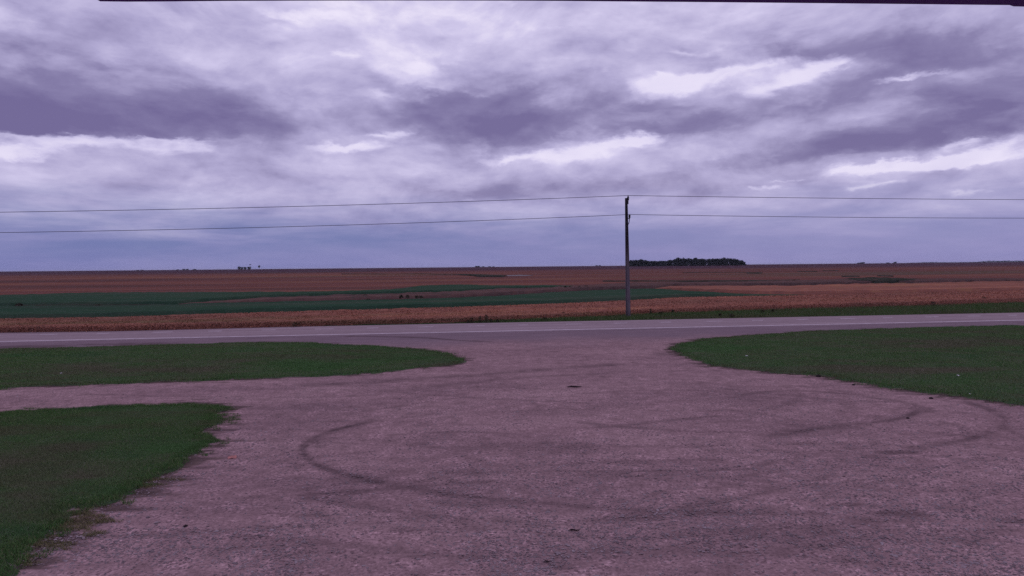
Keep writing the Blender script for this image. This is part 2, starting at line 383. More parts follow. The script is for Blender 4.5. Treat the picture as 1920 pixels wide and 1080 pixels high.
MSHRUB = mat('shrub_leaves', m_crop([(.2, (.05, .052, .042)), (.6, (.09, .072, .055)), (.9, (.14, .09, .065))], 1, 1, 1.0, leaf=True)); MPAPER = mat('paper', m_flat((.75, .72, .75), 10, .1), .8); MSTICK = mat('dead_wood', m_flat((.03, .022, .025), 20)); MSTONE = mat('stone', m_crop([(.2, (.10, .075, .085)), (.5, (.20, .150, .165)), (.9, (.36, .29, .32))], 1, 1, 2.0, leaf=True))
MRED = mat('rusty_scrap', m_flat((.34, .15, .14), 12, .3)); MEARTH = mat('dark_earth', m_flat((.075, .05, .055), 3, .35))
MWATER = mat('pond_water', lambda q, pr: (.085, .065, .075), .7, .3)

# ------------------------------------------------------------------ base terrain
ys = np.concatenate([np.linspace(-60, 60, 13), np.linspace(65, 1000, 190), np.geomspace(1010, 12000, 40)])
ts = np.linspace(-1, 1, 121)
gy, gt = np.meshgrid(ys, ts, indexing='ij'); gx = gt*(120+1.4*np.maximum(gy, 0))
gz = T(gx, gy)-.06
tag(mesh('ground', np.stack([gx, gy, gz], -1).reshape(-1, 3), gridfaces(*gx.shape), MGROUND, smooth=True), 'reddish brown farmland plain running out to the horizon', kind='structure')

# ------------------------------------------------------------------ road
nl = G([0, 1173, 1920], [641.7, 618.6, 601.3]); nlp = np.polyfit(nl[:, 0], nl[:, 1], 1)
fe = G([0, 1173, 1920], [625, 602.3, 587]); 
ROADANG = math.atan(nlp[0]); ca, sa = math.cos(ROADANG), math.sin(ROADANG)
rd = np.array([ca, sa]); rn = np.array([-sa, ca]); O = np.array([0., nlp[1]])
far_w = float(np.mean((fe[:, :2]-O)@rn)); print('road far width', far_w, 'angle', math.degrees(ROADANG), [float(v) for v in (fe[:, :2]-O)@rn], nl, fe)
MASPH = mat('asphalt', m_asphalt)
def rp(s, w, z): q = O+rd*s+rn*w; return (q[0], q[1], z)
def strip(name, s0, s1, w0, w1, z, m_, seg=4, parent=None, thick=0):
    nr = max(2, int((s1-s0)/seg)+1); ss = np.linspace(s0, s1, nr)
    V_ = []; 
    for s in ss: V_ += [rp(s, w0, z), rp(s, w1, z)]
    F_ = [(2*i, 2*i+2, 2*i+3, 2*i+1) for i in range(nr-1)]
    if thick:
        k = len(V_)
        for s in ss: V_ += [rp(s, w0-.1, z-thick), rp(s, w1+.1, z-thick)]
        for i in range(nr-1): F_ += [(2*i, 2*i+1-1+k, 2*i+2+k, 2*i+2), (2*i+1, 2*i+3, 2*i+3+k, 2*i+1+k)]
    return mesh(name, V_, F_, m_, parent)
RZ = .06
tag(strip('road', -400, 400, -.45, far_w, RZ, MASPH, 4, thick=.13), 'grey two lane highway crossing behind the gravel yard', kind='structure')
tag(strip('edge_line', -400, 400, -.13, .13, RZ+.004, MWHITE), 'solid white line along the near edge of the highway', kind='structure')
cw = far_w*.64
for i, s in enumerate(np.arange(-44, 70, 3.45)):
    o = strip('lane_dash', s, s+1.0+.25*math.sin(i*2.3), cw-.10, cw+.10, RZ+.004, MWHITE)
    tag(o, 'pale dash of the broken centre line on the highway', kind='structure', group='centre line dashes')

def wpoly(pl):
    w = G([p[0] for p in pl], [p[1] for p in pl]); return [(float(a[0]), float(a[1])) for a in w]
L1 = [(-420,800),(-200,785),(0,774),(120,768),(250,762),(350,758),(395,761),(428,766),(400,775),(408,792),(378,806),(405,829),(380,842),(357,857),(330,880),(257,907),(235,928),(200,944),(150,955),(100,985),(77,1002),(40,1028),(38,1052),(20,1074),(-5,1090),(-80,1150),(-420,1240)]
L2 = [(-300,664),(0,655.5),(160,652),(330,647),(500,642.5),(600,645),(700,650),(780,655),(840,664),(870,677),(850,684),(750,695),(600,706),(450,711),(200,720),(0,728),(-300,740)]
L3 = [(1256,655),(1280,645),(1320,637),(1400,630),(1540,621),(1700,616),(1850,612.5),(2300,603),(2500,800),(2100,781),(1920,760),(1850,750),(1780,742),(1680,728),(1613,716),(1540,705),(1447,698),(1347,687),(1300,674),(1270,664)]
# ------------------------------------------------------------------ gravel yard with tyre tracks
yn = np.concatenate([[-6, 0, 4, 7], np.arange(8, 16, .07), np.arange(16, 26, .12), np.arange(26, 62, .3)])
xn = np.concatenate([np.arange(-75, -24, .6), np.arange(-24, 26, .11), np.arange(26, 85, .6)])
gy, gx = np.meshgrid(yn, xn, indexing='ij')
track = np.zeros(gx.shape)
def addtrack(pl, hw, amt, br=.5):
    global track
    w = G([p[0] for p in pl], [p[1] for p in pl])[:, :2]
    # smooth the traced line
    t = np.arange(len(w)); tt = np.linspace(0, len(w)-1, len(w)*5)
    w = np.stack([np.interp(tt, t, w[:, 0]), np.interp(tt, t, w[:, 1])], -1)
    ker = np.ones(5)/5
    for k in range(2): 
        pad = np.pad(w[:, k], 2, mode='edge'); w[:, k] = np.convolve(pad, ker, 'valid')
    x0, x1, y0, y1 = w[:, 0].min()-1, w[:, 0].max()+1, w[:, 1].min()-1, w[:, 1].max()+1
    m_ = (gx > x0) & (gx < x1) & (gy > y0) & (gy < y1); xx, yy = gx[m_], gy[m_]; d = np.full(xx.shape, 9.)
    for i in range(len(w)-1):
        dx, dy = w[i+1]-w[i]; tq = np.clip(((xx-w[i, 0])*dx+(yy-w[i, 1])*dy)/(dx*dx+dy*dy+1e-9), 0, 1)
        d = np.minimum(d, np.hypot(xx-w[i, 0]-tq*dx, yy-w[i, 1]-tq*dy))
    hw_ = hw*(.7+.6*vnoise(xx*.6, yy*.6, 5)); g = np.exp(-(d/hw_)**2)*amt
    g *= np.clip(1-br+br*2.2*vnoise(xx*1.1+3, yy*1.1, 9), 0, 1.2)*np.clip(.45+1.1*fbm(xx*3.2, yy*6, 23, 3), 0, 1.2)
    track[m_] = np.maximum(track[m_], g)
def addpatch(cx, cy, rx, ry, amt):
    global track
    c = G(cx, cy); e = G(cx+rx, cy); f = G(cx, cy-ry); a = abs(e[0]-c[0]); bb = abs(f[1]-c[1])
    r2 = ((gx-c[0])/a)**2+((gy-c[1])/bb)**2; nz = fbm(gx*1.7, gy*1.7, 3)
    track = np.maximum(track, amt*sst(1.25-r2+(nz-.5)*1.8, 0, 1))
addtrack([(720,788),(640,802),(600,814),(570,832),(566,850),(590,871),(650,890),(720,906),(860,929),(1000,942),(1160,955),(1400,962),(1560,962)], .10, .42, .9)
addtrack([(690,792),(640,802),(600,814),(570,832),(566,850),(590,871),(650,890),(720,906)], .11, .85, .5)
addtrack([(720,906),(860,929),(1000,942),(1100,951)], .12, .55, .7)
addtrack([(700,786),(660,800),(610,812),(590,826),(600,838)], .2, .5, .5)
addtrack([(540,820),(620,820),(700,826),(800,833)], .16, .4, .7)
addtrack([(1110,802),(1200,794),(1280,786),(1345,779)], .12, .5)
addtrack([(1380,742),(1460,731),(1560,735),(1650,747),(1712,756),(1728,768),(1695,784),(1610,795),(1530,803),(1430,820)], .16, .65, .5)
addtrack([(1430,770),(1500,750),(1500,738)], .2, .3); addtrack([(1480,722),(1560,730),(1680,752)], .1, .5)
addtrack([(1580,748),(1600,765),(1570,775)], .25, .25)
addtrack([(1810,752),(1860,768),(1886,785),(1884,800),(1855,812),(1800,826),(1700,842)], .18, .65, .4)
addtrack([(1760,790),(1800,798),(1820,810)], .15, .35)
addtrack([(1884,803),(1920,821),(1980,850)], .15, .6)
addtrack([(560,722),(700,716),(820,708),(920,700),(1040,691),(1160,683)], .35, .55, .6)
addtrack([(700,735),(860,720),(1000,706),(1140,700)], .25, .3, .9)
addtrack([(820,886),(980,884),(1140,883),(1300,882),(1420,878)], .06, .5, .7)
addtrack([(740,1044),(880,1042),(1100,1043),(1280,1040),(1420,1030),(1600,1021),(1800,1012)], .05, .38, .9)
addtrack([(660,832),(840,840),(1000,838),(1280,836),(1400,830)], .07, .32, .9)
addtrack([(820,765),(1000,772),(1180,760)], .2, .2, .9)
addtrack([(650,631),(700,631.5),(760,632),(810,634),(860,638),(920,641)], .22, .95, .2)
addtrack([(1080,960),(1000,955),(900,940),(820,948)], .05, .25)
addtrack([(1300,770),(1420,772),(1500,790)], .12, .25, .9); addtrack([(480,1032),(700,1036),(760,1044)], .05, .3)
addtrack([(500,770),(520,790),(520,830),(560,880)], .3, .18, .9)
for k_ in range(46):
    cx_, cy_ = rng.uniform(350, 1850), rng.uniform(700, 1050); ln_ = rng.uniform(120, 380)*(cy_-480)/400; sl_ = rng.uniform(-.16, .10); cv_ = rng.uniform(-.12, .12)
    addtrack([(cx_+t_*ln_, cy_+t_*ln_*sl_+cv_*ln_*(t_*t_-.3)*(cy_-480)/500) for t_ in np.linspace(-1, 1, 7)], rng.uniform(.04, .12), rng.uniform(.20, .46), .95)
for a in [(1685,848,50,5,.7),(1640,856,30,4,.4),(1585,946,42,4,.6),(1690,962,55,6,.65),(1895,976,60,7,.5),(1255,664,40,5,.45),(1725,766,24,8,.4),(1050,770,90,10,.25),(1000,840,160,12,.2),(1740,1010,180,12,.25),(1300,1000,120,8,.12),(430,782,26,2.2,.8),(445,796,22,2,.6),(425,806,28,3.0,.8),(408,838,20,3,.7),(380,876,30,3,.6),(300,905,32,3.5,.8),(260,925,30,4,.85),(212,955,30,5,.85),(130,1010,60,10,.7),(60,1045,30,6,.7),(350,893,20,2,.6),(60,650,80,3,.7),(260,645,120,2.5,.6),(560,640,60,1.2,.3),(1560,706,25,1.5,.7),(1660,728,25,2,.5),(1470,700,40,2,.4),(1720,738,50,2.5,.4)]: addpatch(*a)
soil = np.zeros(gx.shape)
for PL_, w__ in ((wpoly(L1), .75), (wpoly(L2), .5), (wpoly(L3), .75)):
    xs_ = [p[0] for p in PL_]; ys_ = [p[1] for p in PL_]
    m_ = (gx > min(xs_)-1.5) & (gx < max(xs_)+1.5) & (gy > min(ys_)-1.5) & (gy < max(ys_)+1.5)
    d_ = -inpoly(gx[m_], gy[m_], PL_); nz = fbm(gx[m_]*1.3, gy[m_]*5.5, 51); nz2 = fbm(gx[m_]*.5, gy[m_]*.5, 52)
    g_ = 1.0*sst(nz-.44+(.55*w__-np.maximum(d_, 0))*.45+(nz2-.5)*.35, 0, .12)*np.exp(-np.maximum(d_, 0)/(w__*2))
    soil[m_] = np.maximum(soil[m_], g_)
track = np.clip(track*(.75+.5*fbm(gx*5, gy*5, 20)), 0, 1)
droad = (gx-O[0])*rn[0]+(gy-O[1])*rn[1]
apron = sst(droad+(fbm(gx*.35, gy*.35, 4)-.5)*5, -9.5, -3.0)
gz = -.015*track+.02*(fbm(gx*.8, gy*.8, 2)-.5)+.008*(fbm(gx*5, gy*5, 6)-.5)
gz = np.where(gy < 8, 0, gz)+np.clip((droad+3)/3, 0, 1)*.035
Fq = gridfaces(*gx.shape); cd = droad.ravel()[Fq].max(1); keep = (cd < 0.1)
tag(mesh('gravel_yard', np.stack([gx, gy, gz], -1).reshape(-1, 3), Fq[keep], MG, smooth=True, attrs={'track': track.ravel(), 'soil': soil.ravel(), 'apron': apron.ravel()}), 'pinkish gravel yard scarred with curved tyre tracks', kind='structure')

# loose stones lying on the gravel
def scatter_y(n, y0, y1, k=.80):
    y = 1/(rng.uniform(1/y1, 1/y0, n)); x = rng.uniform(-1, 1, n)*k*y; return x, y
def stones(n):
    x, y = scatter_y(n, 8.2, 24); cl = fbm(x*.9, y*.9, 31); k = rng.random(n) < sst(cl, .32, .62)*.9+.1; x, y = x[k], y[k]
    n = len(x); s = rng.gamma(3, .003, n)+.005; s = np.minimum(s, .035)
    base = np.array([(1, 0, 0), (0, 1, 0), (-1, 0, 0), (0, -1, 0), (0, 0, .7), (0, 0, -.5)], float)
    f = np.array([(0, 1, 4), (1, 2, 4), (2, 3, 4), (3, 0, 4)])
    th = rng.uniform(0, 6.3, n); c_, s_ = np.cos(th), np.sin(th); ax = rng.uniform(.6, 1.5, (n, 1, 3)); ax[:, :, 2] = rng.uniform(.4, .9, (n, 1))
    v = base[None]*ax*s[:, None, None]+rng.normal(size=(n, 6, 3))*s[:, None, None]*.15
    vx = v[..., 0]*c_[:, None]-v[..., 1]*s_[:, None]; vy = v[..., 0]*s_[:, None]+v[..., 1]*c_[:, None]
    z0 = .02*(fbm(x*.8, y*.8, 2)-.5)
    V_ = np.stack([vx+x[:, None], vy+y[:, None], v[..., 2]+z0[:, None]+.003], -1).reshape(-1, 3)
    return V_, (f[None]+6*np.arange(n)[:, None, None]).reshape(-1, 3)
v, f = stones(60000)
tag(mesh('loose_stones', v, f, MSTONE), 'loose pale and dark stones strewn over the gravel yard', kind='stuff')

# ------------------------------------------------------------------ lawns
TP = [(330,696,150,9,1),(150,690,90,10,.6),(430,680,90,5,.6),(560,690,120,12,-1),(760,668,90,10,-.9),(60,668,80,5,-.4),(1690,696,150,7,1),(1740,645,170,12,.8),(1560,690,90,5,.7),(1880,640,90,8,.6),(1350,655,90,14,-.8),(1420,690,90,5,.3),(1840,720,80,14,-.5),
  (110,885,150,28,.8),(20,860,90,40,.5),(60,930,60,16,.5),(150,840,60,14,.4),(240,790,150,14,-.4),(300,850,80,24,-.6),(200,930,60,14,-.7),(60,1010,50,20,-.4),(150,900,30,3,.5)]
def tint(x, y):
    t = np.zeros(x.shape)
    for cx, cy, rx_, ry_, am in TP:
        c = G(cx, cy); e = G(cx+rx_, cy); f = G(cx, cy-ry_)
        t += am*np.exp(-((x-c[0])/(e[0]-c[0]))**2-((y-c[1])/(f[1]-c[1]))**2)
    return np.clip(t*(.5+1.0*fbm(x*1.2, y*1.2, 61))+(fbm(x*.5, y*1.1, 63)-.47)*1.4, -1, 1)
def lawn(pl, lab, nb, bw, bh, cell, ragg):
    P_ = wpoly(pl); xs = [p[0] for p in P_]; yy_ = [p[1] for p in P_]
    ax = np.arange(min(xs)-.5, max(xs)+.5, cell); ay = np.arange(min(yy_)-.5, max(yy_)+.5, cell)
    by, bx = np.meshgrid(ay, ax, indexing='ij')
    def sd_(x, y): return inpoly(x, y, P_)+(fbm(x*1.3, y*1.3, 11)-.47)*ragg+(fbm(x*3.5, y*7, 12)-.47)*ragg*.9
    sdv = sd_(bx, by)
    z = np.where(sdv > 0, .012+.035*sst(sdv, 0, .5)+.03*(fbm(bx*.7, by*.7, 8)-.5), -.03)
    z = np.maximum(z, -.03)
    F_ = gridfaces(*bx.shape); k = sdv.ravel()[F_].max(1) > 0
    o = mesh('lawn_soil', np.stack([bx, by, z], -1).reshape(-1, 3), F_[k], MLS, smooth=True, attrs={'tint': tint(bx, by).ravel()})
    tag(o, lab[0], kind='structure')
    x = rng.uniform(min(xs), max(xs), nb*3); y = rng.uniform(min(yy_), max(yy_), nb*3)
    k = np.abs(x) < .8*y+1.5; x, y = x[k], y[k]; s = sd_(x, y); k = (s > rng.exponential(.10, len(x))-.10) | ((s > -.45) & (fbm(x*2.2, y*5, 77) > .60) & (rng.random(len(x)) < .5))
    x, y, s = x[k][:nb], y[k][:nb], s[k][:nb]; n = len(x)
    h = bh*rng.uniform(.5, 1.3, n)*(.7+.6*fbm(x*.8, y*.8, 14))*(1+.5*np.exp(-(s/.25)**2)*rng.random(n))
    z = .012+.03*(fbm(x*.7, y*.7, 8)-.5)+np.where(s > 0, .03, 0)
    blades(np.stack([x, y, z-.01], -1), bw*rng.uniform(.6, 1.4, n), h, rng.uniform(.1, .9, n), 'lawn_grass', MGR, attrs={'tint': np.repeat(tint(x, y), 3)})
    tag(COL.objects['lawn_grass'] if False else bpy.context.scene.objects[-1], lab[1], kind='stuff')
    print(lab[1], n); return P_, sd_
_, sd1 = lawn(L1, ('soil under the near left lawn', 'mown green grass of the near left lawn'), 300000, .009, .05, .12, .55)
lawn(L2, ('soil under the far left lawn', 'mown green grass of the far left lawn beside the highway'), 260000, .02, .055, .2, .6)
lawn(L3, ('soil under the right lawn', 'mown green grass of the right lawn beside the highway'), 330000, .02, .055, .2, .7)
# dead straw along the ragged edge of the near lawn
PD = wpoly([(330,885),(236,932),(222,965),(160,1005),(120,1030),(50,1058),(20,1045),(50,1000),(110,960),(180,930),(300,880)])
xs = rng.uniform(min(p[0] for p in PD)-.3, max(p[0] for p in PD)+.3, 60000); yy_ = rng.uniform(min(p[1] for p in PD)-.3, max(p[1] for p in PD)+.3, 60000)
s = inpoly(xs, yy_, PD)+(fbm(xs*2.0, yy_*4.5, 17)-.46)*1.8; k = (s > 0) & (s > rng.random(len(s))*.35); xs, yy_ = xs[k][:40000], yy_[k][:40000]
blades(np.stack([xs, yy_, np.zeros(len(xs))], -1), rng.uniform(.005, .012, len(xs)), rng.uniform(.012, .045, len(xs)), rng.uniform(.5, 2.2, len(xs)), 'dead_grass', MDRY)
tag(S.objects[-1], 'brown dead grass fringing the near left lawn', kind='stuff')

# ------------------------------------------------------------------ field bands beyond the road
def interp(pl, x):
    return np.interp(x, [p[0] for p in pl], [p[1] for p in pl])
def band(name, label, top, bot, h, m_, x0=-300, x1=2220, nx=260, ny=26, amp=.15, rag=.0, kind='structure'):
    xs = np.linspace(x0, x1, nx); t = np.linspace(0, 1, ny)
    yt = interp(top, xs); yb = interp(bot, xs); yb = np.maximum(yb, yt+.15)
    if rag: yt = yt+(fbm(xs*.05, xs*0, 3)-.47)*rag*2; yb = np.maximum(yb+(fbm(xs*.06, xs*0+5, 7)-.47)*rag*2, yt+.1)
    w0 = G(xs, yb, 0.0); hh = np.minimum(h, .55*(yb-yt)*w0[:, 1]/FPX)
    w1 = w0.copy(); w1[:, 2] += hh; py1 = proj(w1)
    px = np.broadcast_to(xs, (ny-1, nx)); py = py1[None]+(yt-py1)[None]*t[1:, None]
    H_ = np.broadcast_to(hh, py.shape)
    w = np.concatenate([w1[None], G(px, py, H_)], 0)
    w[..., 2] += amp*(fbm(w[..., 0]*.8, w[..., 1]*.8, 5)-.47)*2*np.minimum(1, hh/h)
    lo = w[:1].copy(); lo[..., 2] = T(lo[..., 0], lo[..., 1])-.15; lo[..., 1] -= .25
    hi = w[-1:].copy(); hi[..., 2] = T(hi[..., 0], hi[..., 1])-.15; hi[..., 1] += .12
    w = np.concatenate([lo, w, hi], 0)
    l = w[:, :1].copy(); l[..., 2] = T(l[..., 0], l[..., 1])-.15; r = w[:, -1:].copy(); r[..., 2] = T(r[..., 0], r[..., 1])-.15
    w = np.concatenate([l, w, r], 1)
    return tag(mesh(name, w.reshape(-1, 3), gridfaces(*w.shape[:2]), m_, smooth=True), label, kind=kind)
E = lambda pl: [(-300, pl[0][1]+(pl[0][1]-pl[1][1])/(pl[1][0]-pl[0][0])*(pl[0][0]+300))]+pl if pl[0][0] <= 0 else pl
A_bot = E([(0,625),(213,622),(320,619.5),(640,611.3),(850,606.3),(1060,598),(1173,591),(1280,587),(1400,582),(1600,577),(1760,572),(1920,566.5),(2220,556)])
A_top = E([(0,598),(213,595),(427,588),(640,582),(853,576),(1060,569),(1173,563.5),(1280,557.5),(1400,555.5),(1510,553.5),(1600,551),(1920,545),(2220,540)])
LG_top = E([(0,573.5),(320,571),(390,568),(640,563),(853,558.5),(960,553),(1060,546),(1173,542),(1237,541),(1280,545),(1400,551),(1510,552.5),(1520,553)])
BR_top = [(330,570),(390,565),(500,557.5),(640,552.5),(740,550),(853,546.5),(940,541),(1020,539.5),(1060,537),(1173,530),(1240,529),(1400,527.5),(1500,525),(1600,522),(1700,523),(1800,522),(1920,521.5),(2220,520)]
BR_bot = [(330,571),(390,568),(640,563),(853,558.5),(960,553),(1060,546),(1173,542),(1237,540.5),(1260,536),(1400,535.5),(1500,535.5),(1600,532),(1700,531),(1800,528.5),(1920,527),(2220,525)]
UG_top = E([(0,553),(160,548.3),(320,547.5),(427,547),(560,547),(640,545.5),(734,542),(797,535),(853,533.5),(940,535),(1020,534.5),(1110,536)])
UG_bot = E([(0,573.3),(320,571),(390,565),(500,557.5),(640,552.5),(740,550),(853,546.5),(940,541),(1020,539.5),(1060,537.5),(1110,537)])
O2_top = [(1225,541),(1260,536),(1400,535.5),(1500,535.5),(1600,532),(1700,531),(1800,528.5),(1920,527),(2220,525)]
O2_bot = [(1225,541.2),(1280,545),(1400,551),(1510,553.2),(1600,551),(1920,545),(2220,540)]
band('ripe_field', 'ripe orange brown crop field just beyond the highway', A_top, A_bot, .45, MORG, ny=40, nx=420)
band('green_field', 'dark green crop strip behind the ripe field', LG_top, A_top, .40, MGRN, x1=1515, amp=.1, rag=.5)
band('green_field', 'upper dark green crop strip on the left of the far fields', UG_top, UG_bot, .36, MGRN, x1=1105, amp=.1, rag=.5)
band('weedy_strip', 'brown weedy strip winding between the green crop strips', BR_top, BR_bot, .5, MBRN, x0=335, amp=.2, rag=.7)
band('ripe_field', 'second ripe field, on the right behind the first', O2_top, O2_bot, .46, MORG, x0=1228, nx=200)
DK = [
 ([(30,571.5),(150,571),(320,568.8)], [(30,574.5),(150,573.5),(320,571)], 'dark weedy line across the left green field', .6),
 ([(1130,525.8),(1240,525.8),(1400,525),(1500,524)], [(1130,527.4),(1240,527.6),(1400,528),(1500,526)], 'thin dark ditch line right of the pole', .5),
 ([(1560,524),(1600,521),(1640,520),(1690,521),(1740,523),(1920,523.5),(2220,523)], [(1560,528),(1600,530),(1640,532),(1690,531),(1740,528.5),(1920,527),(2220,526)], 'dark green scrubby hollow on the right', .6),
 ([(640,513),(800,513),(900,514),(950,516)], [(640,514.2),(800,514.2),(900,515.2),(950,518.4)], 'dark line of rushes left of the far slough', .5),
 ([(860,514.2),(900,514),(945,516)], [(860,515.2),(900,519),(945,519.5)], 'dark rushes at the left end of the slough', .5),
 ([(1578,517.2),(1612,517.2)], [(1578,518.8),(1612,518.8)], 'short dark scrub patch in the far right field', .5),
 ([(1645,516),(1675,516.6)], [(1645,517.6),(1675,518.8)], 'dark scrub patch furthest right in the far field', .6),
 ([(1400,511.5),(1428,511.5)], [(1400,512.8),(1428,512.8)], 'small dark scrub patch below the grove end', .5),
 ([(1495,508.3),(1532,508)], [(1495,509.6),(1532,509.2)], 'thin dark scrub line in the far right field', .5),
 ([(1543,506.8),(1572,506.6)], [(1543,508),(1572,507.8)], 'distant thin scrub line in the far right field', .5),
 ([(1280,511),(1430,510)], [(1280,511.8),(1430,511)], 'long thin dark line under the grove', .4),
 ([(1440,541),(1500,540)], [(1440,543),(1500,542)], 'olive weeds inside the second ripe field', .52),
]
for tp, bt, lab, h in DK:
    band('scrub', lab, tp, bt, h, MDRK, x0=tp[0][0], x1=tp[-1][0], nx=60, ny=6, amp=.2, rag=.5, kind='stuff')
# slough water
pw = G(np.array([[948,975,1000,985,950]])[0], np.array([516.6,516.0,516.5,517.6,518.0]))
V_ = [(p[0], p[1], p[2]+.12) for p in pw]; V2 = [(p[0], p[1], p[2]-.1) for p in pw]
tag(mesh('pond', V_+V2, [(0, 1, 2, 3, 4)[::-1]]+[(i, (i+1) % 5, (i+1) % 5+5, i+5) for i in range(5)], MWATER), 'small pale slough in the far field', kind='structure')

# crop leaves over the near part of the ripe field
n = 150000; px = rng.uniform(-40, 1960, n); f_ = rng.random(n)**.85
yb = interp(A_bot, px); yt = interp(A_top, px); py = yb+(yt-yb)*f_*1.0
fr = G(px, yb, 0); fr[:, 2] += .45; yb1 = proj(fr); py = yb1+(yt-yb1)*f_; w = G(px, py, .45); rowk = .6+.4*np.sin(w[:, 1]*8.3)
w[:, 2] += rng.uniform(-.02, .06, n)
sz = rng.uniform(.03, .065, n)*(w[:, 1]/60)
nf = 22000; pf = rng.uniform(-40, 1960, nf); wf_ = G(pf, interp(A_bot, pf), 0.); wf_[:, 1] += rng.uniform(-.35, .05, nf); wf_[:, 2] += .47*rng.random(nf)**.7
w = np.concatenate([w, wf_]); sz = np.concatenate([sz, rng.uniform(.03, .07, nf)])
v, f = leafquads(w, sz, .3)
tag(mesh('crop_leaves', v, f, MORGL), 'ripe orange and yellow leaves of the crop nearest the highway', kind='stuff')
# verge beyond the highway
xs = np.linspace(-300, 2220, 200); vq = G(xs, interp(A_bot, xs)-2.5, 0.0); V_ = []
for i in range(200):
    k = max((vq[i, :2]-O)@rn, far_w+.5); sr_ = (vq[i, :2]-O)@rd
    for ww_, zz_ in ((far_w+.02, RZ-.03), (far_w+.5, -.01), (k, -.005), (k+.4, -.12)):
        c_ = O+sr_*rd+ww_*rn; V_.append((c_[0], c_[1], zz_))
tag(mesh('verge', V_, gridfaces(200, 4), MVS, smooth=True), 'grassy verge along the far side of the highway', kind='structure')
n = 130000; px = rng.uniform(-60, 1980, n); A = rp
q = G(px, interp(A_bot, px)+.5, .0)
fw = far_w+.15; sroad = (q[:, :2]-O)@rd; wv_ = (q[:, :2]-O)@rn
sr = sroad+rng.normal(0, .3, n); ww = fw+(np.maximum(wv_, fw+.25)-fw+.2)*rng.random(n)
base = O+sr[:, None]*rd+ww[:, None]*rn
P_ = np.stack([base[:, 0], base[:, 1], np.full(n, -.05)], -1)
h = rng.uniform(.10, .30, n)*(.6+.9*fbm(base[:, 0]*.5, base[:, 1]*.5, 40)); h *= np.where(ww-fw < .8, .6, 1)
blades(P_, rng.uniform(.02, .05, n), h, rng.uniform(.1, .7, n), 'verge_grass', MVG)
tag(S.objects[-1], 'rough dark green grass on the far verge of the highway', kind='stuff')
# rough grass and dirt along the near shoulder left
# ------------------------------------------------------------------ weeds and shrubs
def leafplant(name, loc, h, w_, n, label, cat, group, lsz, MWEED=MWEED):
    root = empty(name, loc)
    u = rng.random(n)**.7; z = u*h; r = w_*.5*(1-.55*u)*np.sqrt(rng.random(n)); a = rng.uniform(0, 6.3, n)
    C = np.stack([r*np.cos(a), r*np.sin(a), z+.02], -1)
    v, f = leafquads(C, rng.uniform(.5, 1.2, n)*lsz); mesh('foliage', v, f, MWEED, root)
    st = []
    for k in range(4):
        a = random.uniform(0, 6.3); rr = w_*.3
        st.append(tube([(0, 0, -.05), (rr*.4*math.cos(a), rr*.4*math.sin(a), h*.5), (rr*math.cos(a), rr*math.sin(a), h*.95)], [.012, .009, .004], 5))
    V_, F_ = join(st); mesh('stem', V_, F_, MWEED, root)
    tag(root, label, cat, group); return root
WD = [(878,606.5,.28,.3),(885,606,.42,.35),(900,605.8,.55,.3),(912,605.5,.62,.45),(921,605.3,.3,.3),(933,605,.3,.3),(1022,601.5,.28,.6),(1220,589.5,.5,.3),(1240,590.5,.3,.7),(1262,587,.3,.35),(1350,593,.25,.45),(1372,595,.3,.6),(1449,585,.28,.4),(1430,587,.25,.6),(555,613.5,.35,1.0),(278,619,.28,1.1),(1750,572.5,.4,.7),(1845,567,.6,.8)]
side = {878: 'leftmost weed of the row on the far road edge', 912: 'tallest dark weed standing on the far road edge', 900: 'narrow tall dark weed just left of the tallest roadside weed', 885: 'dark weed second from the left on the far road edge', 921: 'short weed just right of the tallest roadside weed', 933: 'rightmost short weed of the dark row left of the pole',
 1022: 'low wide dark weed on the verge left of the pole', 1220: 'upright dark weed just right of the pole', 1240: 'low spreading dark weed right of the upright one', 1262: 'small weed at the field edge right of the pole', 1350: 'small dark tuft on the green verge right of the pole', 1372: 'dark tuft touching the road edge right of the pole',
 1449: 'small weed at the ripe field edge, second right tuft', 1430: 'spreading dark tuft in the green verge on the right', 555: 'wide low greyish weed at the road edge on the left', 278: 'leftmost low dark weed against the highway edge', 1750: 'brown weed at the top of the right verge', 1845: 'tall pale weed at the top of the right verge'}
for (px_, py_, h, w_) in WD:
    g = G(px_, py_+1.0); leafplant('weed', tuple(g), h, w_, 120, side[px_], 'weed', 'weeds along the far edge of the highway', .045)
g = G(1056, 597.5); leafplant('tumbleweed', tuple(g), .5, .45, 220, 'round dark tumbleweed lying against the ripe field left of the pole', 'tumbleweed', None, .05)
SH = [(752,557.5,.9,1.1,'leftmost dark shrub in the brown weedy strip'),(764,557.5,.9,1.0,'dark shrub right beside the leftmost one in the weedy strip'),(781,557.5,.7,1.0,'left one of the dark shrub pair in the weedy strip'),(789,557,.6,1.6,'right, wider one of the dark shrub pair in the weedy strip'),(685,554,.5,1.4,'low shrub on the left of the brown weedy strip'),
 (1060,540,1.0,1.2,'dark shrub starting the row left of the pole'),(1069,538.5,.7,1.0,'second dark shrub of the row left of the pole'),(1086,540,.9,1.2,'third dark shrub of the row left of the pole'),(1099,538.5,.9,2.0,'wide last shrub of the row left of the pole'),(988,540,.6,1.2,'small dark shrub alone above the green strip'),(184,574,.6,1.6,'low shrub in the dark line of the left green field'),(36,574,.9,1.6,'dark shrub at the left end of the green field line'),(690,561.5,.4,1.4,'low dark shrub at the top of the lower green strip'),(1489,527,1.0,2.2,'low dark shrub at the right ditch line')]
for (px_, py_, h, w_, lab) in SH:
    g = G(px_, py_+.6, .3); leafplant('shrub', (g[0], g[1], g[2]-.1), h*.45, w_*.6, 130, lab, 'shrub', 'shrubs among the far field strips', .11, MSHRUB)

